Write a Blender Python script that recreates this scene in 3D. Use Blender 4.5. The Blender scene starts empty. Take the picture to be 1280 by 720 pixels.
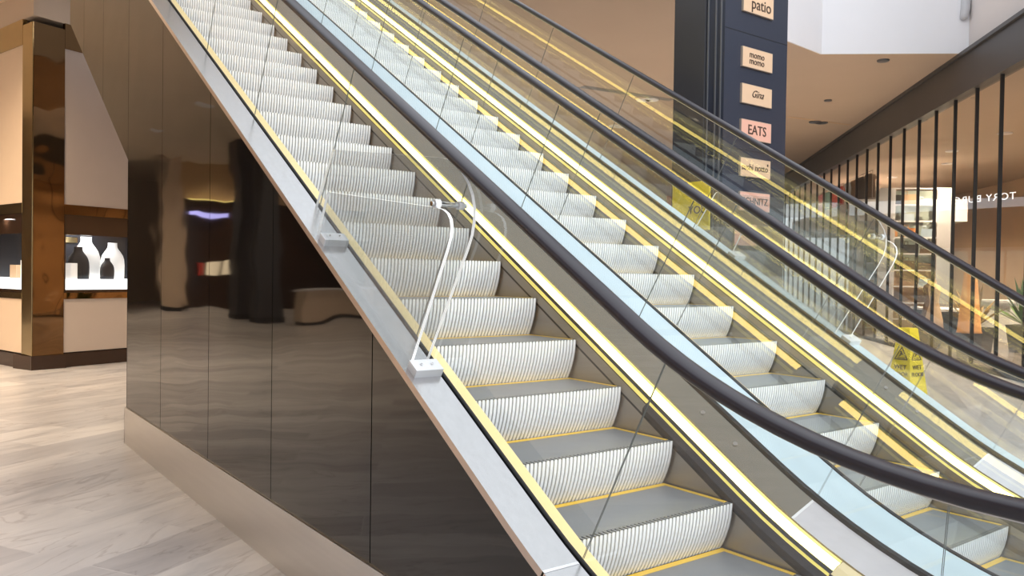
import bpy, math, random
from mathutils import Matrix, Vector
random.seed(7)
S = bpy.context.scene
C = S.collection

# ------------------------------------------------------------------ camera
F_PX = 1014.0
yaw, pit, rol, inc = (math.radians(a) for a in (36.70, 0.953, 0.839, 31.23))
T = math.tan(inc); SI = math.sin(inc); CO = math.cos(inc)
H = 1.6
fw = Vector((math.sin(yaw)*math.cos(pit), math.cos(yaw)*math.cos(pit), -math.sin(pit)))
r0 = Vector((math.cos(yaw), -math.sin(yaw), 0)); u0 = r0.cross(fw)
RX = r0*math.cos(rol) + u0*math.sin(rol); UX = u0*math.cos(rol) - r0*math.sin(rol)
cam = bpy.data.objects.new('camera', bpy.data.cameras.new('camera'))
C.objects.link(cam)
M4 = Matrix((RX, UX, -fw)).transposed().to_4x4(); M4.translation = Vector((0, 0, H))
cam.matrix_world = M4
cam.data.sensor_width = 36.0; cam.data.lens = 36.0*F_PX/1280.0
cam.data.clip_start = 0.05; cam.data.clip_end = 300
S.camera = cam

# survey helpers used to work out where things stand from the photograph
def ray(x, y): return fw + RX*((x-640)/F_PX) - UX*((y-360)/F_PX)
def atX(x, y, X): d = ray(x, y); t = X/d.x; return Vector((X, d.y*t, H+d.z*t))
def atY(x, y, Y): d = ray(x, y); t = Y/d.y; return Vector((d.x*t, Y, H+d.z*t))
def atZ(x, y, Z): d = ray(x, y); t = (Z-H)/d.z; return Vector((d.x*t, d.y*t, Z))

# ------------------------------------------------------------------ materials
def nt(name):
    m = bpy.data.materials.new(name); m.use_nodes = True
    n = m.node_tree.nodes; l = m.node_tree.links
    return m, n, l, n['Principled BSDF'], n['Material Output']
def mat(name, col, rough=.5, metal=0, spec=None, ior=None, emit=None, es=0, var=0.06, vscale=8, bump=0, bscale=40, coords='Object', stretch=None):
    m, n, l, b, o = nt(name)
    b.inputs['Roughness'].default_value = rough; b.inputs['Metallic'].default_value = metal
    if ior: b.inputs['IOR'].default_value = ior
    tc = n.new('ShaderNodeTexCoord'); src = tc.outputs[coords]
    if stretch:
        mp = n.new('ShaderNodeMapping'); mp.inputs['Scale'].default_value = stretch
        l.new(src, mp.inputs['Vector']); src = mp.outputs['Vector']
    ns = n.new('ShaderNodeTexNoise'); ns.inputs['Scale'].default_value = vscale; ns.inputs['Detail'].default_value = 4
    l.new(src, ns.inputs['Vector'])
    mx = n.new('ShaderNodeMix'); mx.data_type = 'RGBA'
    mx.inputs['A'].default_value = tuple(max(0, c*(1-var)) for c in col)+(1,)
    mx.inputs['B'].default_value = tuple(min(1, c*(1+var)) for c in col)+(1,)
    l.new(ns.outputs['Fac'], mx.inputs['Factor']); l.new(mx.outputs['Result'], b.inputs['Base Color'])
    if emit:
        b.inputs['Emission Color'].default_value = tuple(emit)+(1,); b.inputs['Emission Strength'].default_value = es
    if bump:
        n2 = n.new('ShaderNodeTexNoise'); n2.inputs['Scale'].default_value = bscale; n2.inputs['Detail'].default_value = 1
        l.new(src, n2.inputs['Vector'])
        bp = n.new('ShaderNodeBump'); bp.inputs['Strength'].default_value = bump; bp.inputs['Distance'].default_value = .1
        l.new(n2.outputs['Fac'], bp.inputs['Height']); l.new(bp.outputs['Normal'], b.inputs['Normal'])
    return m
def glass(name, tint=(.93, .95, .94), f0=.08, gain=.8, haze=0, hcol=(.9, .9, .9)):
    m, n, l, b, o = nt(name); n.remove(b)
    lw = n.new('ShaderNodeLayerWeight'); lw.inputs['Blend'].default_value = .5
    p = n.new('ShaderNodeMath'); p.operation = 'POWER'; p.inputs[1].default_value = 5
    l.new(lw.outputs['Facing'], p.inputs[0])
    a = n.new('ShaderNodeMath'); a.operation = 'MULTIPLY_ADD'; a.inputs[1].default_value = gain; a.inputs[2].default_value = f0
    l.new(p.outputs[0], a.inputs[0])
    t = n.new('ShaderNodeBsdfTransparent'); t.inputs['Color'].default_value = tint+(1,)
    g = n.new('ShaderNodeBsdfGlossy'); g.inputs['Roughness'].default_value = 0.0; g.inputs['Color'].default_value = (1, 1, 1, 1)
    mx = n.new('ShaderNodeMixShader'); l.new(a.outputs[0], mx.inputs[0]); l.new(t.outputs[0], mx.inputs[1]); l.new(g.outputs[0], mx.inputs[2])
    out = mx.outputs[0]
    if haze:
        d = n.new('ShaderNodeBsdfDiffuse'); d.inputs['Color'].default_value = hcol+(1,)
        tn = n.new('ShaderNodeTexNoise'); tn.inputs['Scale'].default_value = 3
        mm = n.new('ShaderNodeMath'); mm.operation = 'MULTIPLY'; mm.inputs[1].default_value = haze*2; l.new(tn.outputs['Fac'], mm.inputs[0])
        m2 = n.new('ShaderNodeMixShader'); l.new(mm.outputs[0], m2.inputs[0]); l.new(out, m2.inputs[1]); l.new(d.outputs[0], m2.inputs[2]); out = m2.outputs[0]
    l.new(out, o.inputs['Surface'])
    return m
def emis(name, col, s):
    m, n, l, b, o = nt(name); n.remove(b)
    e = n.new('ShaderNodeEmission'); e.inputs['Color'].default_value = tuple(col)+(1,)
    tn = n.new('ShaderNodeTexNoise'); tn.inputs['Scale'].default_value = 6
    mm = n.new('ShaderNodeMath'); mm.operation = 'MULTIPLY_ADD'; mm.inputs[1].default_value = .15*s; mm.inputs[2].default_value = .92*s
    l.new(tn.outputs['Fac'], mm.inputs[0]); l.new(mm.outputs[0], e.inputs['Strength'])
    l.new(e.outputs[0], o.inputs['Surface'])
    return m

M = {}
M['steel'] = mat('brushed_steel', (.62, .60, .585), .34, 1, vscale=30, stretch=(1, .06, 1))
M['deck'] = mat('deck_steel', (.78, .76, .77), .24, 1.0, vscale=40, stretch=(1, .05, 1))
M['deck_edge'] = mat('deck_edge_steel', (.66, .54, .46), .4, .8)
M['inner'] = mat('inner_panel_steel', (.29, .265, .22), .27, .8, vscale=40, stretch=(1, .05, 1))
M['inner_low'] = mat('lower_panel_steel', (.66, .65, .68), .42, .5, vscale=40, stretch=(1, .05, 1))
M['bluedeck'] = mat('pale_blue_deck', (.66, .80, .87), .35, .0, var=.03)
M['skirt'] = mat('skirt_steel', (.36, .33, .30), .35, .6, vscale=20, stretch=(1, .1, 1))
M['guard'] = mat('skirt_guard', (.30, .28, .26), .5, .4)
M['brush'] = mat('black_brush', (.045, .045, .055), .7, vscale=200)
M['black'] = mat('black_gasket', (.012, .013, .015), .5)
M['rubber'] = mat('handrail_rubber', (.022, .018, .024), .33, 0, ior=1.5)
M['rail_lip'] = mat('handrail_lip', (.035, .028, .034), .3)
M['guide'] = mat('handrail_guide', (.55, .55, .55), .3, 1)
M['glass'] = glass('balustrade_glass', (.93, .957, .95), .085, .8)
M['gedge'] = mat('glass_edge', (.20, .215, .205), .25)
M['riser'] = mat('riser_aluminium', (.94, .945, .96), .42, .0, var=.02)
M['groove'] = mat('riser_groove', (.33, .33, .34), .6, .0)  # shade inside the grooves put into a darker colour
M['tread'] = mat('tread_aluminium', (.235, .245, .26), .42, .3)
M['tgroove'] = mat('tread_groove', (.05, .05, .055), .7)  # shade between the nose teeth put into a near-black colour
M['yellow'] = mat('yellow_line', (.78, .50, .06), .5)
M['led'] = emis('led_core', (1, .85, .26), 11.0)
M['led_warm'] = emis('led_core_warm', (1, .73, .18), 10.0)
M['led_edge'] = mat('led_edge_trim', (.8, .70, .22), .4, 0, emit=(1, .84, .2), es=.6)  # light of the strip on its trims put in as glow
M['cream'] = mat('unlit_diffuser', (.78, .66, .40), .5)
M['cream_back'] = mat('lit_diffuser_back', (.80, .62, .32), .5, emit=(1, .78, .36), es=.28)  # glow added to brighten the back of the lip
M['clear'] = glass('clear_acrylic', (.93, .94, .94), .03, .5, haze=.07)
M['aedge'] = mat('acrylic_edge', (.95, .95, .95), .3, emit=(1, 1, 1), es=.25)  # slight glow added so the sheet edges show bright white
M['chrome'] = mat('chrome', (.8, .79, .78), .15, 1)
M['whitepl'] = mat('white_plastic', (.86, .87, .90), .4)

# dark polished cladding
def cladding():
    m, n, l, b, o = nt('dark_polished_cladding')
    b.inputs['Base Color'].default_value = (.010, .008, .007, 1); b.inputs['Roughness'].default_value = .035; b.inputs['IOR'].default_value = 1.45
    tc = n.new('ShaderNodeTexCoord'); mp = n.new('ShaderNodeMapping'); mp.inputs['Scale'].default_value = (1, .5, 1.2)
    ns = n.new('ShaderNodeTexNoise'); ns.inputs['Scale'].default_value = 1.6; ns.inputs['Detail'].default_value = 1.5
    bp = n.new('ShaderNodeBump'); bp.inputs['Strength'].default_value = .12; bp.inputs['Distance'].default_value = .06
    l.new(tc.outputs['Object'], mp.inputs[0]); l.new(mp.outputs[0], ns.inputs['Vector']); l.new(ns.outputs['Fac'], bp.inputs['Height']); l.new(bp.outputs['Normal'], b.inputs['Normal'])
    return m
M['clad'] = cladding()

def floor_mat():
    m, n, l, b, o = nt('veined_stone_plank_floor')
    tc = n.new('ShaderNodeTexCoord'); mp = n.new('ShaderNodeMapping'); mp.inputs['Rotation'].default_value = (0, 0, math.radians(-30))
    l.new(tc.outputs['Object'], mp.inputs[0])
    br = n.new('ShaderNodeTexBrick'); br.inputs['Scale'].default_value = 1
    br.inputs['Brick Width'].default_value = 1.9; br.inputs['Row Height'].default_value = .42; br.inputs['Mortar Size'].default_value = .004
    br.inputs['Color1'].default_value = (.0, .0, .0, 1); br.inputs['Color2'].default_value = (1, 1, 1, 1); br.inputs['Mortar'].default_value = (.5, .5, .5, 1)
    br.offset = .37; br.inputs['Bias'].default_value = -.1
    l.new(mp.outputs[0], br.inputs['Vector'])
    ms = n.new('ShaderNodeMapping'); ms.inputs['Scale'].default_value = (.5, 1.7, 1)
    l.new(mp.outputs[0], ms.inputs[0])
    add = n.new('ShaderNodeVectorMath'); add.operation = 'MULTIPLY_ADD'; add.inputs[1].default_value = (7, 7, 7)
    l.new(br.outputs['Color'], add.inputs[0]); l.new(ms.outputs[0], add.inputs[2])
    n1 = n.new('ShaderNodeTexNoise'); n1.inputs['Scale'].default_value = 1.6; n1.inputs['Detail'].default_value = 8; n1.inputs['Roughness'].default_value = .62; n1.inputs['Distortion'].default_value = .9
    l.new(add.outputs[0], n1.inputs['Vector'])
    rmp = n.new('ShaderNodeValToRGB'); cr = rmp.color_ramp
    cr.elements[0].position = .28; cr.elements[0].color = (.45, .44, .455, 1)
    cr.elements[1].position = .72; cr.elements[1].color = (.76, .73, .72, 1)
    e = cr.elements.new(.47); e.color = (.61, .585, .585, 1)
    l.new(n1.outputs['Fac'], rmp.inputs[0])
    # thin veins
    n2 = n.new('ShaderNodeTexNoise'); n2.inputs['Scale'].default_value = .9; n2.inputs['Detail'].default_value = 6; n2.inputs['Distortion'].default_value = 1.6
    l.new(add.outputs[0], n2.inputs['Vector'])
    v = n.new('ShaderNodeValToRGB'); v.color_ramp.elements[0].position = .485; v.color_ramp.elements[0].color = (1, 1, 1, 1); v.color_ramp.elements[1].position = .515; v.color_ramp.elements[1].color = (1, 1, 1, 1)
    k = v.color_ramp.elements.new(.5); k.color = (.78, .76, .76, 1)
    l.new(n2.outputs['Fac'], v.inputs[0])
    mu = n.new('ShaderNodeMix'); mu.data_type = 'RGBA'; mu.blend_type = 'MULTIPLY'; mu.inputs['Factor'].default_value = 1
    l.new(rmp.outputs[0], mu.inputs['A']); l.new(v.outputs[0], mu.inputs['B'])
    tone = n.new('ShaderNodeValToRGB'); tone.color_ramp.elements[0].color = (.70, .70, .725, 1); tone.color_ramp.elements[1].color = (1, 1, 1, 1)
    l.new(br.outputs['Color'], tone.inputs[0])
    m2 = n.new('ShaderNodeMix'); m2.data_type = 'RGBA'; m2.blend_type = 'MULTIPLY'; m2.inputs['Factor'].default_value = 1
    l.new(mu.outputs['Result'], m2.inputs['A']); l.new(tone.outputs[0], m2.inputs['B'])
    l.new(m2.outputs['Result'], b.inputs['Base Color']); b.inputs['Roughness'].default_value = .32
    return m
M['floor'] = floor_mat()
M['ceil'] = mat('warm_ceiling_paint', (.55, .44, .345), .8, vscale=.7, var=.05)
M['ceil_left'] = mat('lightened_ceiling_paint', (.74, .62, .48), .8, vscale=.7, var=.05)  # ceiling colour lightened so the polished wall reflects it brighter
M['upceil'] = mat('upper_ceiling_paint', (.42, .35, .29), .8, vscale=.5)
M['white'] = mat('white_paint', (.86, .86, .89), .7, vscale=2, var=.02)
M['pinkwhite'] = mat('pale_wall_paint', (.70, .65, .63), .7, vscale=2, var=.03)
M['bluegrey'] = mat('blue_grey_paint', (.30, .31, .37), .7, var=.03)
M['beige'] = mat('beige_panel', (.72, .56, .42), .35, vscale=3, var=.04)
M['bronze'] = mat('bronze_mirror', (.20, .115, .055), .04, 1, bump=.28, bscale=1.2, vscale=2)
M['beige_dim'] = mat('shaded_beige_panel', (.40, .325, .285), .3, vscale=3, var=.04)  # beige darkened for the face turned away from the light
M['beige_mid'] = mat('half_shaded_beige_panel', (.58, .475, .40), .3, vscale=3, var=.04)  # same face lower down, shade put in less strongly
M['gold'] = mat('gold_trim', (.55, .42, .22), .15, 1)
M['darkbronze'] = mat('dark_bronze', (.045, .022, .012), .12, .3)
M['navy'] = mat('navy_panel', (.030, .036, .056), .4, var=.08, vscale=2)
M['charcoal'] = mat('charcoal_panel', (.045, .045, .05), .4, var=.08, vscale=2)
M['slate'] = mat('slate_trim', (.16, .165, .18), .35, .4)
M['plaque'] = mat('copper_plaque', (.80, .56, .37), .4, .15, vscale=3, var=.06)
M['plaque_pink'] = mat('pink_plaque', (.82, .46, .35), .4, .1, vscale=3)
M['plaque_edge'] = mat('plaque_edge', (.60, .48, .38), .3, .5)
M['ink'] = mat('dark_ink', (.06, .035, .025), .6)
M['fascia'] = mat('dark_fascia', (.10, .095, .095), .45, .3, vscale=1, var=.15)
M['mullion'] = mat('dark_mullion', (.022, .018, .016), .4, .3)
M['shopglass'] = glass('shop_glass', (.93, .92, .90), .10, .8)
M['caseglass'] = glass('display_case_glass', (.96, .96, .96), .025, .4)
M['shopwall'] = mat('shop_warm_wall', (.66, .46, .28), .7, vscale=.6, var=.12)
M['shopfloor'] = mat('shop_dark_floor', (.20, .17, .14), .25, vscale=2)
M['signyellow'] = mat('sign_yellow', (.86, .66, .02), .45)
M['orange'] = mat('orange_fabric', (.82, .40, .13), .6)
M['palegreen'] = mat('pale_green_panel', (.50, .57, .52), .5, vscale=2, var=.2)
M['leaf'] = mat('leaf_green', (.10, .20, .05), .5, var=.4, vscale=12)
M['leaf2'] = mat('leaf_rust', (.33, .20, .06), .5, var=.4, vscale=12)
M['red'] = mat('red_cloth', (.62, .04, .03), .7)
M['pink'] = mat('pink_cloth', (.78, .16, .25), .7)
M['teal'] = mat('teal_cloth', (.15, .40, .38), .7)
M['brown'] = mat('brown_cloth', (.16, .10, .06), .8)
M['tan'] = mat('tan_cloth', (.62, .45, .30), .8)
M['blackcloth'] = mat('black_cloth', (.02, .02, .02), .7)
M['skyblue'] = mat('pale_blue_cloth', (.55, .68, .8), .7)
M['lamp'] = emis('lamp_lens', (1, .93, .8), 14)
M['lamp_off'] = mat('unlit_lens', (.03, .025, .02), .3)
M['wglow'] = emis('glowing_white', (1, 1, .98), 2.2)
M['purple'] = emis('violet_sign_light', (.55, .5, 1), 4)
M['yglow'] = emis('yellow_cove_light', (1, .75, .2), 3.5)
M['sglow'] = emis('shelf_light', (1, .75, .45), 2.5)
M['bust_w'] = mat('white_bust', (.9, .9, .88), .5, emit=(1, 1, .98), es=.35)  # faint glow added so white busts and blocks look overlit
M['backdrop'] = mat('navy_backdrop', (.012, .014, .022), .6)

# ------------------------------------------------------------------ object helpers
OFF = {}
class MB:
    def __init__(s): s.v = []; s.f = []; s.mi = []
    def quad(s, pts, mi=0):
        k = len(s.v); s.v += [tuple(p) for p in pts]; s.f.append(tuple(range(k, k+len(pts)))); s.mi.append(mi); return s
    def box(s, a, b, mi=0, fr=None):
        x0, y0, z0 = a; x1, y1, z1 = b
        p = [(x0, y0, z0), (x1, y0, z0), (x1, y1, z0), (x0, y1, z0), (x0, y0, z1), (x1, y0, z1), (x1, y1, z1), (x0, y1, z1)]
        if fr: p = [fr(*q) for q in p]
        k = len(s.v); s.v += [tuple(q) for q in p]
        for f in ((0, 3, 2, 1), (4, 5, 6, 7), (0, 1, 5, 4), (1, 2, 6, 5), (2, 3, 7, 6), (3, 0, 4, 7)):
            s.f.append(tuple(k+i for i in f)); s.mi.append(mi)
        return s
    def prism(s, poly, d, mi=0, emi=None, fr=None):
        # poly: list of 3D points, d: 3D thickness vector
        n = len(poly); a = [Vector(p) for p in poly]; d = Vector(d); b = [p+d for p in a]
        if fr: a = [Vector(fr(*p)) for p in a]; b = [Vector(fr(*p)) for p in b]
        k = len(s.v); s.v += [tuple(p) for p in a+b]
        s.f.append(tuple(range(k, k+n))); s.mi.append(mi)
        s.f.append(tuple(range(k+2*n-1, k+n-1, -1))); s.mi.append(mi)
        for i in range(n):
            j = (i+1) % n
            s.f.append((k+i, k+n+i, k+n+j, k+j)); s.mi.append(mi if emi is None else emi)
        return s
    def loft(s, rings, closed=True, cap=True, mi=0):
        k = len(s.v); n = len(rings[0])
        for r in rings: s.v += [tuple(p) for p in r]
        for i in range(len(rings)-1):
            for j in range(n if closed else n-1):
                q = (j+1) % n
                s.f.append((k+i*n+j, k+i*n+q, k+(i+1)*n+q, k+(i+1)*n+j)); s.mi.append(mi)
        if cap and closed:
            s.f.append(tuple(range(k+n-1, k-1, -1))); s.mi.append(mi)
            e = k+(len(rings)-1)*n; s.f.append(tuple(range(e, e+n))); s.mi.append(mi)
        return s
    def lathe(s, c, prof, n=20, sx=1, sy=1, mi=0, rot=0):
        rings = []
        for r, z in prof:
            ring = []
            for i in range(n):
                a = 2*math.pi*i/n; x, y = r*sx*math.cos(a), r*sy*math.sin(a)
                ring.append((c[0]+x*math.cos(rot)-y*math.sin(rot), c[1]+x*math.sin(rot)+y*math.cos(rot), c[2]+z))
            rings.append(ring)
        return s.loft(rings, mi=mi)
    def tube(s, pts, r, n=10, mi=0):
        rings = []; pts = [Vector(p) for p in pts]
        for i, p in enumerate(pts):
            t = (pts[min(i+1, len(pts)-1)]-pts[max(i-1, 0)]).normalized()
            a = Vector((0, 0, 1)) if abs(t.z) < .9 else Vector((1, 0, 0))
            e1 = t.cross(a).normalized(); e2 = t.cross(e1)
            rr = r[i] if isinstance(r, (list, tuple)) else r
            rings.append([p+e1*rr*math.cos(2*math.pi*j/n)+e2*rr*math.sin(2*math.pi*j/n) for j in range(n)])
        return s.loft(rings, mi=mi)
    def mesh(s, name, mats, off=(0, 0, 0), smooth=False):
        me = bpy.data.meshes.new(name); o = Vector(off)
        me.from_pydata([tuple(Vector(p)-o) for p in s.v], [], s.f)
        for m in (mats if isinstance(mats, (list, tuple)) else [mats]): me.materials.append(m)
        me.polygons.foreach_set('material_index', s.mi)
        if smooth: me.polygons.foreach_set('use_smooth', [True]*len(s.f))
        me.update(); return me
def link(name, data, parent=None, loc=None):
    o = bpy.data.objects.new(name, data); C.objects.link(o)
    if parent is not None: o.parent = parent
    if loc is not None: o.location = loc
    return o
def tag(o, label=None, cat=None, group=None, kind=None):
    if label: o['label'] = label
    if cat: o['category'] = cat
    if group: o['group'] = group
    if kind: o['kind'] = kind
    return o
def thing(name, label, cat, loc, group=None, kind=None):
    o = link(name, None, None, loc); o.empty_display_size = .1; OFF[o.name] = Vector(loc)
    return tag(o, label, cat, group, kind)
def root_off(p):
    while p.parent is not None: p = p.parent
    return OFF.get(p.name, p.location)
def part(name, mb, mats, parent, smooth=False, label=None):
    me = mb.mesh(name, mats, root_off(parent), smooth)
    o = link(name, me, parent)
    # a child of a child keeps world placement: every part sits at its root's origin
    if label: o['label'] = label
    return o
def solo(name, mb, mats, label=None, cat=None, group=None, kind=None, smooth=False, origin=None):
    if origin is None:
        xs = [Vector(p) for p in mb.v]
        origin = (sum(p.x for p in xs)/len(xs), sum(p.y for p in xs)/len(xs), min(p.z for p in xs))
    o = link(name, mb.mesh(name, mats, origin, smooth), None, origin); OFF[o.name] = Vector(origin)
    return tag(o, label, cat, group, kind)
def structure(name, mb, mats, **k): return solo(name, mb, mats, kind='structure', origin=(0, 0, 0), **k)
def text_mesh(txt, size, ext=.003, mirror=False, shear=0, spacing=1.0):
    cu = bpy.data.curves.new('lettering', 'FONT'); cu.body = txt; cu.size = size; cu.extrude = ext; cu.align_x = 'CENTER'; cu.align_y = 'CENTER'
    cu.shear = shear; cu.space_character = spacing; cu.resolution_u = 3
    o = bpy.data.objects.new('lettering', cu); C.objects.link(o)
    bpy.context.view_layer.update()
    me = bpy.data.meshes.new_from_object(o.evaluated_get(bpy.context.evaluated_depsgraph_get()))
    bpy.data.objects.remove(o)
    if mirror:
        for v in me.vertices: v.co.x = -v.co.x
    return me
def put_text(name, txt, size, pos, xdir, mt, parent=None, up=(0, 0, 1), label=None, **k):
    me = text_mesh(txt, size, **k); me.materials.clear(); me.materials.append(mt); me.name = name
    xd = Vector(xdir).normalized(); u = Vector(up).normalized(); nrm = xd.cross(u)
    mm = Matrix((xd, u, nrm)).transposed()
    me.transform(mm.to_4x4())
    p = Vector(pos)
    if parent is not None:
        me.transform(Matrix.Translation(p-root_off(parent))); o = link(name, me, parent)
    else:
        o = link(name, me, None, p); OFF[o.name] = p
    if label: o['label'] = label
    return o

# ------------------------------------------------------------------ escalators
# handrail curve in the (Y, Z) plane; u runs along it: u>0 straight slope, arc, then level
RH = 2.04; S0 = (1.717, .409+T*1.717); ARC = RH*inc
def P(u, d):
    if u >= 0:
        y = S0[0]+u*CO; z = S0[1]+u*SI; ph = inc
    elif u > -ARC:
        ph = inc+u/RH
        cy = S0[0]-RH*SI; cz = S0[1]+RH*CO
        y = cy+RH*math.sin(ph); z = cz-RH*math.cos(ph)
    else:
        ph = 0; y = S0[0]-RH*SI+(u+ARC); z = S0[1]+RH*CO-RH
    return (y+d*math.sin(ph), z-d*math.cos(ph))
def dz(z0): return (.409-z0)*CO
def urange(a, b):
    us = [a]
    x = -ARC
    for i in range(13):
        q = -ARC+ARC*i/12
        if a < q < b: us.append(q)
    us.append(b); return us
UE = 11.4; UB = -2.0
DD = dz(-.51)          # deck
DL = dz(-.657)         # lip above the skirt
def sweep(prof, us, closed=False, mb=None, mi=0):
    mb = mb or MB()
    rings = []
    for u in us:
        ring = []
        for x, d in prof:
            y, z = P(u, d); ring.append((x, y, z))
        rings.append(ring)
    mb.loft(rings, closed=closed, cap=closed, mi=mi); return mb

def rail_profile(cx, w=.040, h=.019, n=16):
    pr = []
    for i in range(n):
        a = 2*math.pi*i/n
        x = math.copysign(abs(math.cos(a))**.7, math.cos(a))*w; d = math.copysign(abs(math.sin(a))**.7, math.sin(a))*h
        pr.append((cx+x, d))
    return pr

# step meshes, shared by every step
NR = 44; HW = .465; PIT = 2*HW/NR
def xprof():
    out = []  # (x, depth flag)
    for i in range(NR):
        x = -HW+i*PIT
        out += [(x, 1), (x+PIT*.17, 1), (x+PIT*.19, 0), (x+PIT*.81, 0), (x+PIT*.83, 1)]
    out.append((HW, 1)); return out
XP = xprof(); GD = .006
def ribbed(rows):
    mb = MB(); n = len(XP)
    for fn in rows:
        for x, g in XP: mb.v.append(fn(x, g))
    for i in range(len(rows)-1):
        for j in range(n-1):
            mb.f.append((i*n+j, i*n+j+1, (i+1)*n+j+1, (i+1)*n+j)); mb.mi.append(1 if XP[j][1] and XP[j+1][1] else 0)
    return mb
tread_mb = ribbed([lambda x, g, y=y: (x, y+(GD if (g and y == 0) else 0), -GD*g) for y in (0, .032)])
tread_mb.quad([(-HW, .032, 0), (HW, .032, 0), (HW, .40, 0), (-HW, .40, 0)], 0)
RB = .062
riser_mb = ribbed([lambda x, g, t=t: (x, RB*t*t+GD*g, -.212*t-(GD*g if t == 0 else 0)) for t in (0, .12, .3, .5, .7, .85, 1)])
for s in (-1, 1):   # side plates of the step
    ys = [(0, 0)]+[(RB*t*t, -.212*t) for t in (.3, .5, .7, .85, 1)]+[(.4, -.212), (.4, 0)]
    riser_mb.quad([(s*HW, y, z-.001) for y, z in ys], 0)
yl = MB()
yl.box((-HW, .368, -.002), (HW, .40, .0015)); yl.box((HW-.026, .03, -.002), (HW, .37, .0015)); yl.box((-HW, .03, -.002), (-HW+.026, .37, .0015))
TREAD = tread_mb.mesh('tread', [M['tread'], M['tgroove']]); RISER = riser_mb.mesh('riser', [M['riser'], M['groove']]); YLINE = yl.mesh('demarcation_line', M['yellow'])

# step path: nose line z = -.72 + T*y running out level at the comb
def nose(y0):
    zf = .03; yi = (zf+.72)/T; R2 = 2.7; t = R2*math.tan(inc/2)
    ys, ye = yi-t, yi+t*CO
    if y0 >= ye: return y0, -.72+T*y0
    # distance along path below the arc start
    return None
def nose_points(y_first, n):
    zf = .03; yi = (zf+.72)/T; R2 = 2.7; t = R2*math.tan(inc/2); ys, ye = yi-t, yi+t*CO
    L = .347/CO; pts = []
    for i in range(-7, n):
        y = y_first+i*.347
        if y >= ye: pts.append((y, -.72+T*y)); continue
        s = (ye-y)/CO
        if s < R2*inc:
            ph = inc-s/R2; cy, cz = ys, zf+R2
            pts.append((cy+R2*math.sin(ph), cz-R2*math.cos(ph)))
        else:
            yy = ys-(s-R2*inc)
            if yy > .1: pts.append((yy, zf))
    return pts

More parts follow.
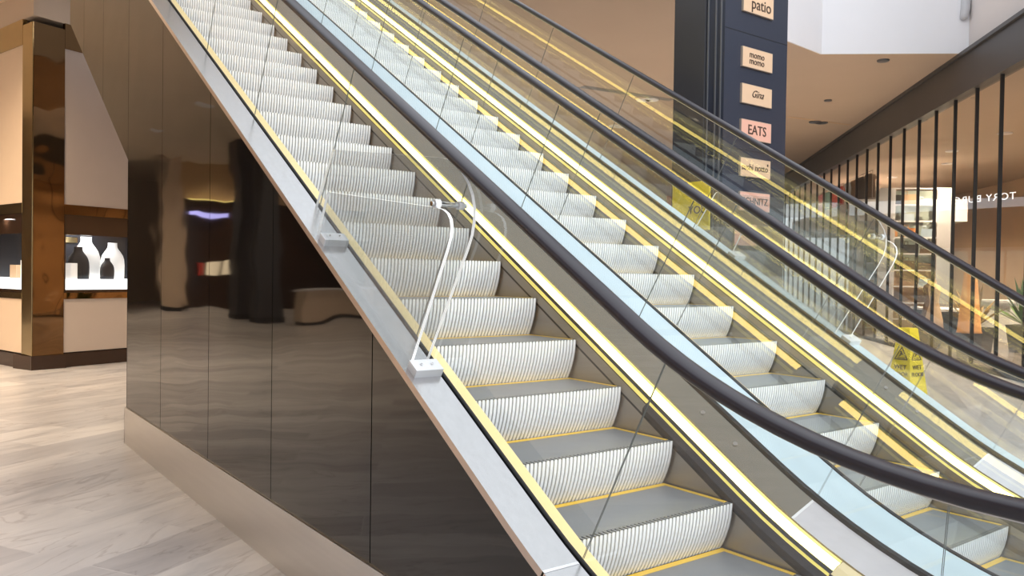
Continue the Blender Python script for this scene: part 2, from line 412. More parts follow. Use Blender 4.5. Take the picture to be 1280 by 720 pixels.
SEAMS = [-.97, -.15]+[-.15+1.2*k for k in range(1, 10)]
def escalator(c, label, yfirst, side):
    R = thing('escalator', label, 'escalator', (c, .3, 0))
    gL, gR = c-.652, c+.652
    # ---- steps
    for y, z in nose_points(yfirst, 26):
        st = link('step', TREAD, R, (0, y-.3, z))
        link('riser', RISER, st); link('demarcation_line', YLINE, st)
    for sgn, gx in ((-1, gL), (1, gR)):
        e = c+sgn*.478; gi = gx-sgn*.012
        def q(t): return (e+(gi-e)*t, DL+(DD-DL)*t)
        # skirt, guard band and brush
        part('skirt_panel', sweep([(e, 1.003), (e, 1.33)], urange(UB, UE)), M['skirt'], R)
        part('skirt_joint', sweep([(e-sgn*.002, .989), (e-sgn*.002, 1.003)], urange(UB, UE)), M['black'], R)
        part('skirt_guard', sweep([(e-sgn*.003, DL+.028), (e-sgn*.006, .989)], urange(.64, UE)), M['guard'], R)
        part('skirt_brush', sweep([(e-sgn*.003, DL+.012), (e-sgn*.016, DL+.045), (e-sgn*.004, .989)], urange(UB, .64)), M['brush'], R)
        
        # light strip let into the lower half of the inner panel
        runs = [(-.33, UE)] if sgn > 0 else [(-.33, .42), (.74, UE)]
        for ua, ub in runs:
            led = part('light_strip', sweep([q(.085), (q(.19)[0]-sgn*.003, q(.19)[1]-.005), q(.29)], urange(ua, ub)), M['led'] if sgn > 0 else M['led_warm'], R, label='glowing yellow-white light strip')
            part('edge_trim', sweep([q(.29), q(.35)], urange(ua, ub)), M['led_edge'], led)
            part('edge_trim', sweep([(e-sgn*.004, DL+.022), (e-sgn*.004, DL)], urange(ua, ub)), M['led_edge'], led)
        part('strip_seat', sweep([(e-sgn*.003, DL), (q(0)[0], q(0)[1]+.001), (q(.35)[0], q(.35)[1]+.002)], urange(UB, UE)), M['black'], R)
        part('diffuser_cover', sweep([q(0), (q(.19)[0]-sgn*.003, q(.19)[1]-.004), q(.35)], urange(UB, -.332)), M['cream'], R)
        part('trim_lip', sweep([q(.40), (q(.40)[0], q(.40)[1]-.026), (q(.46)[0], q(.46)[1]-.026), q(.98)] if sgn < 0 else [q(.35), (q(.36)[0], q(.36)[1]-.006), q(.37)], urange(UB, UE)), M['cream_back'] if sgn < 0 else M['inner'], R)
        # inner panels, two lengths with a joint
        part('inner_panel', sweep([q(.35), q(1)], urange(-.146, UE)), M['inner'], R)
        part('inner_panel', sweep([q(.35), q(1)], urange(UB, -.154)), M['inner_low'], R)
        part('joint_strip', sweep([(q(.36)[0], q(.36)[1]+.001), (q(1)[0], q(1)[1]+.001)], [-.158, -.142]), M['whitepl'], R)
        # gasket
        gw, gh = (.008, .005) if sgn < 0 else (.014, .018)
        part('glass_gasket', sweep([(gx-gw, DD+.01), (gx-gw, DD-gh), (gx-gw*.4, DD-gh-.003), (gx+gw*.4, DD-gh-.003), (gx+gw, DD-gh), (gx+gw, DD+.01)], urange(UB, UE)), M['black'], R)
        if sgn > 0:
            for ub in (.42, .20):
                bx, bd = q(.72); by, bz = P(ub, bd); nb = Vector((-.6, -.41, .68)).normalized()
                part('clamp_bolt', MB().tube([Vector((bx, by, bz)), Vector((bx, by, bz))+nb*.004], .011, 16), M['skirt'], R)
        # glass panels
        cuts = [UB]+SEAMS+[UE]
        for a, b in zip(cuts[:-1], cuts[1:]):
            us = urange(a+.0015, b-.0015); mb = MB()
            sweep([(gx, .02), (gx, DD-.015)], us, mb=mb, mi=0)
            for u in (us[0], us[-1]):
                y0, z0 = P(u, .03); y1, z1 = P(u, DD-.015)
                mb.quad([(gx-.0022, y0, z0), (gx+.0022, y0, z0), (gx+.0022, y1, z1), (gx-.0022, y1, z1)], 1)
            part('glass_panel', mb, [M['glass'], M['gedge']], R)
        # handrail with its newel return
        path = [P(u, 0) for u in [UE, 9, 6, 3, 1]+list(reversed(urange(-ARC, .0)))+[UB]]
        yb, zb = P(UB, 0); rn = .34
        for i in range(1, 13):
            a = math.pi*i/12; path.append((yb-rn*math.sin(a), zb-rn+rn*math.cos(a)))
        path.append((yb+.25, zb-2*rn))
        mb = MB(); rings = []
        for i, (y, z) in enumerate(path):
            y0, z0 = path[max(i-1, 0)]; y1, z1 = path[min(i+1, len(path)-1)]
            ty, tz = y1-y0, z1-z0; L = math.hypot(ty, tz); ny, nz = tz/L, -ty/L     # outward normal
            rings.append([(x, y+ny*d, z+nz*d) for x, d in rail_profile(gx)])
        mb.loft(rings); hr = part('handrail', mb, M['rubber'], R, smooth=True, label='black rubber moving handrail')
        part('handrail_guide', sweep([(gx-.009, .016), (gx+.009, .016), (gx+.009, .024), (gx-.009, .024)], urange(UB, UE), closed=True), M['guide'], R)
        # rounded glass end at the newel
        mb = MB(); n = 12
        arc = [(gx, yb-(rn-.02)*math.sin(math.pi*i/n), zb-rn+(rn-.02)*math.cos(math.pi*i/n)) for i in range(n+1)]
        mb.quad([(gx, yb, zb-.02)]+arc[1:-1]+[(gx, yb, zb-2*rn+.02)]); part('glass_panel', mb, M['glass'], R)
    # ---- outer decks
    a, b = gL-.014, (c-.812 if side == 'left' else c-.978+.014)
    m = M['deck'] if side == 'left' else M['bluedeck']
    for us in (((UB, -.153), (-.147, UE)) if side == 'left' else ((UB, UE),)):
        mb = sweep([(a, DD), (b, DD)], urange(*us))
        sweep([(b, DD), (b, DD+.03), (b+.03, DD+.03)], urange(*us), mb=mb, mi=1)
        part('outer_deck', mb, [m, M['deck_edge']], R, label='brushed steel outer deck' if side == 'left' else 'pale blue deck between the two escalators')
    if side == 'right':
        a, b = gR+.014, c+.812
        mb = sweep([(a, DD), (b, DD)], urange(UB, UE)); sweep([(b, DD), (b, DD+.03), (b-.03, DD+.03)], urange(UB, UE), mb=mb)
        part('outer_deck', mb, M['bluedeck'], R)
    else:
        part('joint_strip', sweep([(a, DD-.001), (c-.812, DD-.001)], [-.154, -.146]), M['whitepl'], R)
    # landing plates
    part('landing_plate', MB().box((c-.6, -1.2, 0), (c+.6, .12, .03)), M['steel'], R)
    yt, zt = P(UE, dz(-.72))
    part('landing_plate', MB().box((c-.6, yt-.25, zt-.05), (c+.6, yt+2, zt+.0)), M['steel'], R)
    return R
C1, C2 = 2.397, 4.027
escalator(C1, 'nearer escalator, left of the pair, beside the dark polished wall', 2.22, 'left')
escalator(C2, 'farther escalator, right of the pair, nearer the navy sign column', 2.12, 'right')

# ------------------------------------------------------------------ cladding under the escalators
XW = 1.609
def wall_outline(X, y0, y1):
    # lower edge 0.345 above floor up to y=8.04, then the sloping soffit
    pts = []
    lo = lambda y: .33 if y <= 8.04 else -2.28+T*y
    def hi(y):
        best = None
        for i in range(0, 400):
            u = UB+(UE-UB)*i/399; yy, zz = P(u, DD+.028)
            if best is None or abs(yy-y) < best[0]: best = (abs(yy-y), zz)
        return best[1]
    return lo, hi
lo, hi = wall_outline(XW, 0, 0)
def clad_wall(name, X, sgn):
    mb = MB(); edges = [-.3, .72, 1.96, 3.16, 4.36, 5.53, 6.80, 8.04, 9.25, 10.4, 11.4]
    for a, b in zip(edges[:-1], edges[1:]):
        ys = [a+.004+(b-a-.008)*i/10 for i in range(11)]
        top = [(X, y, hi(y)) for y in ys]
        bot = [(X, y, lo(y)) for y in (ys[-1], ys[0])]
        mb.prism(top+bot, (sgn*.01, 0, 0), 0)
    mb.prism([(X+sgn*.012, y, hi(y)-.005) for y in (-.3, .3, .7, 1, 1.5, 2, 8.04, 11.3)]+[(X+sgn*.012, y, lo(y)+.003) for y in (11.3, 8.05, 8.03, -.3)], (sgn*.01, 0, 0), 1)
    return structure(name, mb, [M['clad'], M['black']])
clad_wall('wall_left', XW, 1)
clad_wall('wall_right', C2+.79, -1)
structure('wall_back', MB().box((XW, 8.02, 0), (C2+.79, 8.04, 2.57)), M['clad'])
mb = MB(); mb.quad([(XW, 8.04, lo(8.05)), (C2+.79, 8.04, lo(8.05)), (C2+.79, 11.4, lo(11.4)), (XW, 11.4, lo(11.4))]); structure('trim_1', mb, M['clad'])
structure('baseboard_left', MB().box((XW-.012, -.3, 0), (XW+.01, 8.06, .335)).box((XW-.012, 8.05, 0), (2.6, 8.06, .335)), M['steel'])
structure('baseboard_right', MB().box((C2+.782, -.3, 0), (C2+.80, 8.06, .335)), M['steel'])

# ------------------------------------------------------------------ anti-climb acrylic barriers on the outer decks
def rounded(pts, rad):
    out = []
    n = len(pts)
    for i in range(n):
        p = Vector(pts[i]); a = Vector(pts[i-1]); b = Vector(pts[(i+1) % n]); r = rad[i]
        if r == 0: out.append(p); continue
        d1 = (a-p).normalized(); d2 = (b-p).normalized()
        p1, p2 = p+d1*r, p+d2*r
        for k in range(7):
            t = k/6; out.append((1-t)**2*p1+2*t*(1-t)*p+t*t*p2)
    return out
def barrier(xo, xi, label):
    sg = 1 if xi > xo else -1
    y, z = P(.85, DD)
    R = thing('climb_barrier', label, 'barrier', ((xo+xi)/2, y, z))
    small = [(2.855, 1.215), (2.53, 1.79), (2.545, 1.87), (3.665, 1.985), (3.79, 1.76)]
    big = [(2.93, 1.19), (2.545, 1.80), (2.60, 2.05), (3.85, 2.22), (4.07, 1.92)]
    for x, pts, rad in ((xo, small, (0, 0, .14, .03, 0)), (xi, big, (0, .12, .20, .03, 0))):
        if x == xo: pts = [(2.855, 1.215), (2.50, 1.83), (3.665, 1.985), (3.79, 1.76)]; rad = (0, .16, .02, 0)
        else: pts = [(2.93, 1.19), (2.50, 1.86), (2.72, 2.055), (3.85, 2.22), (4.07, 1.92)]; rad = (0, .2, .1, .02, 0)
        pl = rounded([(x, p[0], p[1]) for p in pts], rad)
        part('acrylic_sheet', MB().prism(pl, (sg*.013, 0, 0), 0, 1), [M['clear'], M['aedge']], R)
    for u in (.82, 1.86):
        rings = []
        a, b = min(xo, xi)-.006, max(xo, xi)+.012
        mb = MB()
        p0, p1 = P(u-.035, DD), P(u+.035, DD); q0, q1 = P(u-.035, DD-.035), P(u+.035, DD-.035)
        mb.prism([(a, *p0), (a, *p1), (a, *q1), (a, *q0)], (b-a, 0, 0)); ft = part('foot_bracket', mb, M['whitepl'], R)
        s = MB()
        for k in (.3, .7):
            yy, zz = P(u, DD-.037); s.tube([(a+(b-a)*k, yy, zz), (a+(b-a)*k, yy-.004*SI, zz+.005)], .005, 8)
        part('screw', s, M['chrome'], ft)
    cy, cz = 2.66, 1.865
    mb = MB().tube([(xo-sg*.02, cy, cz), (xi+sg*.03, cy, cz)], .010, 14); cl = part('clamp_rod', mb, M['chrome'], R, smooth=False)
    for x in (xo, xi): part('clamp_collar', MB().tube([(x-.008, cy, cz), (x+.016, cy, cz)], .017, 14), M['whitepl'], cl)
barrier(1.615, 1.722, 'clear acrylic anti-climb barrier bolted to the steel deck of the nearer escalator')
barrier(C2+.79, C2+.683, 'clear acrylic anti-climb barrier on the far outer deck, behind the farther escalator')

# ------------------------------------------------------------------ shell
ZC = 5.927
structure('floor', MB().quad([(-30, -14, 0), (45, -14, 0), (45, 48, 0), (-30, 48, 0)]), M['floor'])
mb = MB()
def slab(pts, z=ZC, t=.02): mb.prism([(x, y, z) for x, y in pts], (0, 0, t))
A = (16.16, 7.30); B = (14.09, 9.08)
d45 = Vector((math.sin(math.radians(45.5)), math.cos(math.radians(45.5)), 0)); n45 = Vector((d45.y, -d45.x, 0)); P0 = Vector((15.75, 6.9, 0))
far = P0+d45*34
slab([(-30, 7), (1.65, 7), (1.65, 16.25), (-30, 16.25)])
slab([(-30, 16.25), (5.4, 16.25), (5.4, 46), (-30, 46)])
structure('ceiling_left', mb, M['ceil_left']); mb = MB()
slab([(5.4, 8.35), B, A, (far.x, far.y), (5.4, 46)])
structure('ceiling', mb, M['ceil'])
mb = MB(); slab([(-30, -14), (.4, -14), (.4, 6.9), (-30, 6.9)], 8.6); slab([(-30, 13.2), (45, 13.2), (45, 46), (-30, 46)], 11.0, .1)
structure('ceiling_upper', mb, M['upceil'])
mb = MB()
E0 = (5.4, 8.35)
for a, b in ((E0, B), (B, A)):
    mb.prism([(a[0], a[1], ZC+.0), (b[0], b[1], ZC), (b[0], b[1], 9.5), (a[0], a[1], 9.5)], (0, -.03, 0))
structure('wall_upper', mb, M['white'])
j = atZ(1129, 66, ZC)
structure('trim_2', MB().box((-.006, -.006, ZC+.01), (.006, .006, 9.4), fr=lambda x, y, z: (B[0]+(A[0]-B[0])*.56+x, B[1]+(A[1]-B[1])*.56-.01+y, z)), M['slate'])
# upper walls over the left opening
structure('wall_upper_left', MB().box((1.65, 16.25, ZC), (2.05, 16.4, 9.5)), M['white'])
structure('wall_upper_middle', MB().box((2.05, 16.2, ZC), (2.6, 16.4, 9.5)).box((2.55, 11.6, ZC), (2.6, 16.3, 9.5)), M['bluegrey'])
structure('wall_upper_side', MB().box((1.60, 7, ZC), (1.65, 16.3, 9.5)), M['white'])
# pale upper wall above the shop front
mb = MB()
def sp(s, off, z): return P0+d45*s+n45*off+Vector((0, 0, z))
mb.prism([sp(.55, .02, 5.93), sp(-9, .02, 5.93), sp(-9, .02, 10), sp(.55, .02, 10)], n45*.1)
structure('wall_shop_upper', mb, M['pinkwhite'])
mb = MB(); mb.prism([sp(-9, -.10, 5.154), sp(34, -.10, 5.154), sp(34, -.10, 5.90), sp(-9, -.10, 5.90)], n45*.25)
mb.prism([sp(-9, -.16, 5.86), sp(34, -.16, 5.86), sp(34, -.16, 5.93), sp(-9, -.16, 5.93)], n45*.3)
structure('trim_3', mb, M['fascia'])
# far walls
structure('wall_far', MB().box((-30, 42, 0), (45, 42.2, ZC)), M['ceil'])
structure('wall_far_left', MB().box((-14, 7, 0), (-13.8, 42, ZC)), M['shopwall'])

# ------------------------------------------------------------------ shop front on the right
W = thing('window_1', None, None, (P0.x, P0.y, 0), kind='structure')
for k in range(-6, 27):
    s = .04+1.035*k
    part('mullion', MB().prism([sp(s-.017, -.03, 0), sp(s+.017, -.03, 0), sp(s+.017, -.03, 5.16), sp(s-.017, -.03, 5.16)], n45*.06), M['mullion'], W)
    part('pane', MB().quad([sp(s+.017, 0, .02), sp(s+1.018, 0, .02), sp(s+1.018, 0, 5.16), sp(s+.017, 0, 5.16)]), M['shopglass'], W)
part('sill', MB().prism([sp(-6.5, -.05, 0), sp(28, -.05, 0), sp(28, -.05, .08), sp(-6.5, -.05, .08)], n45*.12), M['mullion'], W)
mb = MB(); mb.prism([sp(-8, 7, 0), sp(34, 7, 0), sp(34, 7, 5.9), sp(-8, 7, 5.9)], n45*.1); structure('wall_shop_back', mb, M['shopwall'])
mb = MB(); mb.prism([sp(-8, .1, .004), sp(34, .1, .004), sp(34, 7, .004), sp(-8, 7, .004)], (0, 0, .004)); structure('floor_shop', mb, M['shopfloor'])
mb = MB(); mb.prism([sp(-8, .12, 5.2), sp(34, .12, 5.2), sp(34, 7, 5.2), sp(-8, 7, 5.2)], (0, 0, .1)); structure('ceiling_shop', mb, M['ceil'])

# ------------------------------------------------------------------ navy sign column
py = 6.459
col = thing('sign_column', 'tall navy square column carrying shop name plaques behind the escalators', 'column', (8.6, 6.9, 0))
part('shaft', MB().box((8.0, py, 0), (9.27, py+.75, 7.5)), M['navy'], col)
part('side_panel', MB().box((7.96, py+.28, 0), (8.0, py+.78, 7.5)), M['charcoal'], col, label='charcoal side panel')
mb = MB()
for y in (.04, .12, .24): mb.box((7.985, py+y, 0), (8.0, py+y+.018, 7.5))
part('edge_strip', mb, M['slate'], col)
mb = MB()
for z in (1.6, 3.2, 4.66, 6.1): mb.box((8.0, py-.002, z), (9.27, py, z+.008))
part('panel_joint', mb, M['black'], col)
def plaque(zc, h, label, lines, mt, x0=8.31, x1=8.92, mark=None):
    R = thing('name_plaque', label, 'sign', ((x0+x1)/2, py-.03, zc-h/2))
    b = MB(); b.box((x0, py-.03, zc-h/2), (x1, py-.001, zc+h/2), 1); b.quad([(x0+.006, py-.031, zc-h/2+.006), (x1-.006, py-.031, zc-h/2+.006), (x1-.006, py-.031, zc+h/2-.006), (x0+.006, py-.031, zc+h/2-.006)], 0)
    part('plate', b, [mt, M['plaque_edge']], R)
    for txt, size, dx, dzz, kw in lines:
        put_text('lettering', txt, size, ((x0+x1)/2+dx, py-.034, zc+dzz), (1, 0, 0), M['ink'], R, **kw)
    if mark: part('emblem', mark, M['ink'], R)
    return R
plaque(5.12, .40, 'tall copper plaque cut off by the frame, topmost on the navy column', [('patio', .20, .05, -.08, {})], M['plaque'])
plaque(4.36, .25, 'copper plaque with one short word stacked in two lines, second from column top', [('momo', .115, -.02, .04, {}), ('momo', .115, -.02, -.04, {})], M['plaque'])
mk = MB()
mk.tube([(8.60+.09*math.cos(a)+.05*math.sin(a), py-.034, 3.885+.05*math.sin(a)) for a in [i*math.pi/8 for i in range(17)]], .004, 6)
plaque(3.905, .245, 'copper plaque with slanting handwritten script', [('Gina', .13, -.0, .01, {'shear': .5})], M['plaque'])
plaque(3.46, .25, 'pinkish plaque with tall narrow capitals, just below the handwritten plaque', [('EATS', .17, .01, .0, {})], M['plaque_pink'])
mk = MB().box((8.845, py-.035, 3.03), (8.87, py-.032, 3.06))
plaque(2.99, .235, 'copper plaque with small lowercase words and a small square, behind the farthest handrail', [('sushi notto', .118, -.02, 0, {})], M['plaque'], mark=mk)
plaque(2.565, .235, 'pinkish plaque with wide capitals, second from the bottom of the column', [('SCHNITZ', .125, 0, 0, {})], M['plaque_pink'])
mk = MB().tube([(8.40+.22*i/12, py-.034, 2.14+.05*math.sin(i*1.1)) for i in range(13)], .006, 6)
plaque(2.14, .27, 'pinkish plaque lowest on the navy column with a wavy mark', [], M['plaque_pink'], 8.22, 8.66, mark=mk)
# yellow notice on the side of the column
R = thing('notice_board', 'yellow notice with dark lettering on the column side facing the escalators', 'sign', (7.95, 6.85, 2.15))
b = MB().box((7.935, 6.60, 2.19), (7.961, 7.20, 2.80)); part('board', b, M['signyellow'], R)
put_text('lettering', 'YOU', .14, (7.932, 6.78, 2.44), (0, -1, 0), M['ink'], R)

# ------------------------------------------------------------------ wet floor sign (tapered four-sided cone)
g = atZ(1133, 503, 0)
ws = thing('wet_floor_sign', 'yellow tapered wet floor caution sign on the floor behind the farther escalator', 'sign', g)
ca = math.radians(-8)
def wf(x, y, z):
    return (g.x+x*math.cos(ca)-y*math.sin(ca), g.y+x*math.sin(ca)+y*math.cos(ca), z)
WH = .98
mb = MB(); rings = []
for z, hw in ((0.0, .19), (.03, .185), (WH-.02, .085), (WH, .075)): rings.append([wf(-hw, -hw, z), wf(hw, -hw, z), wf(hw, hw, z), wf(-hw, hw, z)])
mb.loft(rings); part('body', mb, M['signyellow'], ws)
tl = .105/WH
for ang, nm in ((0, 'a'), (-math.pi/2, 'b')):
    xd = Vector((math.cos(ca+ang), math.sin(ca+ang), 0)); nd = Vector((math.sin(ca+ang), -math.cos(ca+ang), 0))
    up = (Vector((0, 0, 1))-nd*tl).normalized()
    def fpt(z): return g+nd*(.185-tl*(z-.03)+.004)+Vector((0, 0, z))
    put_text('lettering', 'WET', .085, fpt(.47), xd, M['ink'], ws, up=up)
    put_text('lettering', 'FLOOR', .075, fpt(.38), xd, M['ink'], ws, up=up)
    c0 = fpt(.64); tri = MB()
    def tp(x, z): return c0+xd*x+up*z
    for i in range(3):
        a, b2 = [(-.09, -.07), (.09, -.07), (0, .09)][i], [(-.09, -.07), (.09, -.07), (0, .09)][(i+1) % 3]
        tri.tube([tp(*a), tp(*b2)], .006, 6)
    tri.tube([tp(-.03, -.03), tp(0, .0), tp(.03, .0)], .007, 6); tri.tube([tp(0, 0), tp(-.01, .035)], .012, 6); tri.tube([tp(-.05, -.05), tp(.05, -.05)], .005, 6)
    part('warning_symbol', tri, M['ink'], ws)

# ------------------------------------------------------------------ jewellery shop corner on the left
K = Vector((1.555, 14.542, 0)); rr = Vector((.92, .39, 0)).normalized(); ll = Vector((-.265, .964, 0)).normalized()
nr = Vector((rr.y, -rr.x, 0)); nl = Vector((-ll.y, ll.x, 0))      # outward normals
def kr(s, z, o=0): return K+rr*s+nr*o+Vector((0, 0, z))
def kl(s, z, o=0): return K+ll*s+nl*o+Vector((0, 0, z))
ks = thing('shop_corner', 'bronze and beige jewellery shop corner with lit display windows', 'shop', K)
def kbox(fn, s0, s1, z0, z1, o0, o1, mb=None):
    mb = mb or MB(); p = [fn(s, z, o) for o in (o0, o1) for s, z in ((s0, z0), (s1, z0), (s1, z1), (s0, z1))]
    mb.prism(p[:4], p[4]-p[0]); return mb
WR, WLn = 4.2, 5.0
part('plinth', kbox(kl, -.02, WLn, 0, .22, -.5, .02, kbox(kr, -.02, WR, 0, .22, -.5, .02)), M['darkbronze'], ks)
part('corner_column', kbox(kr, 0, .49, .2, 5.4, -.05, .012), M['bronze'], ks, label='mirror bronze corner column')
part('corner_column', kbox(kl, 0, .37, .2, 5.4, -.05, .012), M['gold'], ks, label='gold corner column side')
for z0, z1 in ((.24, 1.10), (2.62, 5.1)):
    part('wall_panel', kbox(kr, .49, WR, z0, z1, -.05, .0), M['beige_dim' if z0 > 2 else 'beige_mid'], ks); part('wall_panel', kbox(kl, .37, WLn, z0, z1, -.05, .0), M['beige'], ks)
for z0, z1 in ((1.10, 1.20), (2.46, 2.62), (5.1, 5.5)):
    part('metal_band', kbox(kr, .49, WR, z0, z1, -.05, .015), M['bronze'], ks); part('metal_band', kbox(kl, .37, WLn, z0, z1, -.05, .015), M['gold'], ks)
# display boxes
for fn, s0, nm in ((kr, .49, 'r'), (kl, .37, 'l')):
    s1 = WR if nm == 'r' else WLn
    mb = kbox(fn, s0, s1, 1.2, 2.46, -.62, -.6); fr_ = part('display_back', mb, M['backdrop'], ks)
    mb = kbox(fn, s0, s1, 2.14, 2.46, -.1, 0.005); kbox(fn, s0, s1, 1.19, 1.25, -.1, .005, mb); kbox(fn, s0-.03, s0+.03, 1.2, 2.46, -.1, .005, mb)
    part('display_frame', mb, M['darkbronze'], ks)
    part('display_base', kbox(fn, s0, s1, 1.2, 1.42, -.6, -.02), M['wglow'], ks, label='glowing white display base')  # base given its own glow so the white looks overlit
    part('display_glass', MB().quad([fn(s0, 1.25, .0), fn(s1, 1.25, .0), fn(s1, 2.15, .0), fn(s0, 2.15, .0)]), M['caseglass'], ks)
    part('display_top', kbox(fn, s0, s1, 2.40, 2.45, -.6, -.02), M['darkbronze'], ks)
part('display_sign', kbox(kr, .86, 1.07, 2.03, 2.12, -.59, -.575), M['gold'], ks)
part('roof_slab', MB().prism([kr(0, 5.5), kr(WR, 5.5), K+rr*WR+ll*WLn+Vector((0, 0, 5.5)), kl(WLn, 5.5)], (0, 0, .42)), M['ceil'], ks)
part('rear_core', MB().prism([K+rr*.7+ll*.7, K+rr*WR+ll*.7, K+rr*WR+ll*WLn, K+rr*.7+ll*WLn], (0, 0, 5.5)), M['darkbronze'], ks)
def bust(p, sc, mt, label, ax):
    prof = [(.195, 0), (.20, .10), (.203, .22), (.195, .31), (.172, .38), (.135, .435), (.10, .475), (.08, .51), (.076, .565), (.08, .58)]
    mb = MB().lathe(p, [(r*sc, z*sc) for r, z in prof], 24, 1.0, .5, rot=ax)
    solo('display_bust', mb, mt, label, 'display bust', 'necklace busts in the shop window', smooth=True)
ar = math.atan2(rr.y, rr.x); al = math.atan2(ll.y, ll.x)
bust(kr(1.09, 1.42, -.36), 1.22, M['bust_w'], 'tall white necklace bust in the centre of the shop window', ar)
bust(kr(1.57, 1.42, -.36), 1.08, M['bust_w'], 'white necklace bust at the right end of the shop window', ar)
bust(kr(.82, 1.42, -.14), .92, M['backdrop'], 'black necklace bust left of the tall white bust', ar)
bust(kr(1.33, 1.42, -.14), .62, M['backdrop'], 'black necklace bust between the two white busts', ar)
bust(kl(.55, 1.42, -.30), 1.0, M['bust_w'], 'white necklace bust in the window left of the bronze corner', al)
def block(fn, s, w, h, o, mt, label):
    solo('display_block', kbox(fn, s, s+w, 1.42, 1.42+h, o-.2, o), mt, label, 'display block', 'white display blocks')
block(kr, .55, .20, .26, -.05, M['bust_w'], 'low white display block beside the bronze corner')
block(kl, .80, .30, .30, -.25, M['bust_w'], 'white display block in the left window')
block(kl, 1.15, .25, .22, -.2, M['tan'], 'tan display block in the left window')

# ------------------------------------------------------------------ things inside the right-hand shop
def pole_frame(s, off, w, h, zf=0):
    a, b = sp(s, off, zf), sp(s+w, off, zf); mb = MB()
    for p in (a, b):
        mb.tube([p, p+Vector((0, 0, h))], .015, 8); mb.tube([p-n45*.25+Vector((0, 0, .02)), p+n45*.25+Vector((0, 0, .02))], .015, 8)
    mb.tube([a+Vector((0, 0, h)), b+Vector((0, 0, h))], .015, 8); return mb
def garment(s, off, z, mt, label, group, h=1.0, w=.5):
    c0 = sp(s, off, z)
    rings = []
    for t, ww, dd in ((0, w*.5, .10), (.3, w*.44, .09), (.65, w*.42, .085), (.85, w*.5, .08), (.95, w*.42, .06), (1, w*.12, .05)):
        rings.append([c0+d45*(dd*math.cos(a))+n45*(ww*math.sin(a))+Vector((0, 0, h*t)) for a in [2*math.pi*i/12 for i in range(12)]])
    mb = MB().loft(rings)
    mb.tube([c0+Vector((0, 0, h)), c0+Vector((0, 0, h+.07))], .006, 6)
    solo('hanging_garment', mb, mt, label, 'clothes', group, smooth=True)
def rack(s0, off, w, base, h, names, label, zf=0):
    R = thing('clothes_rack', label, 'clothes rack', sp(s0+w/2, off, zf)); part('frame', pole_frame(s0, off, w, base+h+.08-zf, zf), M['chrome'], R)
    for i, (k, nm) in enumerate(names):
        garment(s0+.25+i*(w-.5)/max(1, len(names)-1), off, base, M[k], nm, None, h, .36)
mb = MB(); mb.prism([sp(9.5, .35, 3.35), sp(20, .35, 3.35), sp(20, 3.4, 3.35), sp(9.5, 3.4, 3.35)], (0, 0, .65)); structure('trim_4', mb, M['white'])
rack(13.2, .8, 3.4, 4.1, .72, [('red', 'red garment hanging at the near end of the high rack'), ('red', 'second red garment on the high rack, beside the first'), ('teal', 'teal garment hanging on the high rack'), ('pink', 'pink garment hanging on the high rack')], 'high clothes rack of bright garments on the white mezzanine', 4.0)
rack(9.7, .8, 2.9, 4.1, .72, [('brown', 'dark brown garment nearest the counter on the dark rack'), ('blackcloth', 'black garment on the dark rack'), ('brown', 'dark brown garment in the middle of the dark rack'), ('skyblue', 'pale blue garment on the dark rack')], 'clothes rack of dark garments on the white mezzanine', 4.0)
def counter(s, off, w, h, label, mt):
    R = thing('shop_counter', label, 'counter', sp(s+w/2, off, 0))
    part('body', MB().prism([sp(s, off, .0), sp(s+w, off, 0), sp(s+w, off, h-.06), sp(s, off, h-.06)], n45*.8), mt, R)
    part('counter_top', MB().prism([sp(s-.05, off-.05, h-.06), sp(s+w+.05, off-.05, h-.06), sp(s+w+.05, off-.05, h), sp(s-.05, off-.05, h)], n45*.9), M['white'], R)
counter(13, 3.3, 7, 1.5, 'long white shop counter at the far end of the shop', M['white'])
counter(6.6, 3.4, 2.0, 1.1, 'white shop counter behind the middle panes', M['white'])
counter(5.3, 1.2, 1.8, .9, 'dark display table behind the glass near the acrylic barrier', M['blackcloth'])
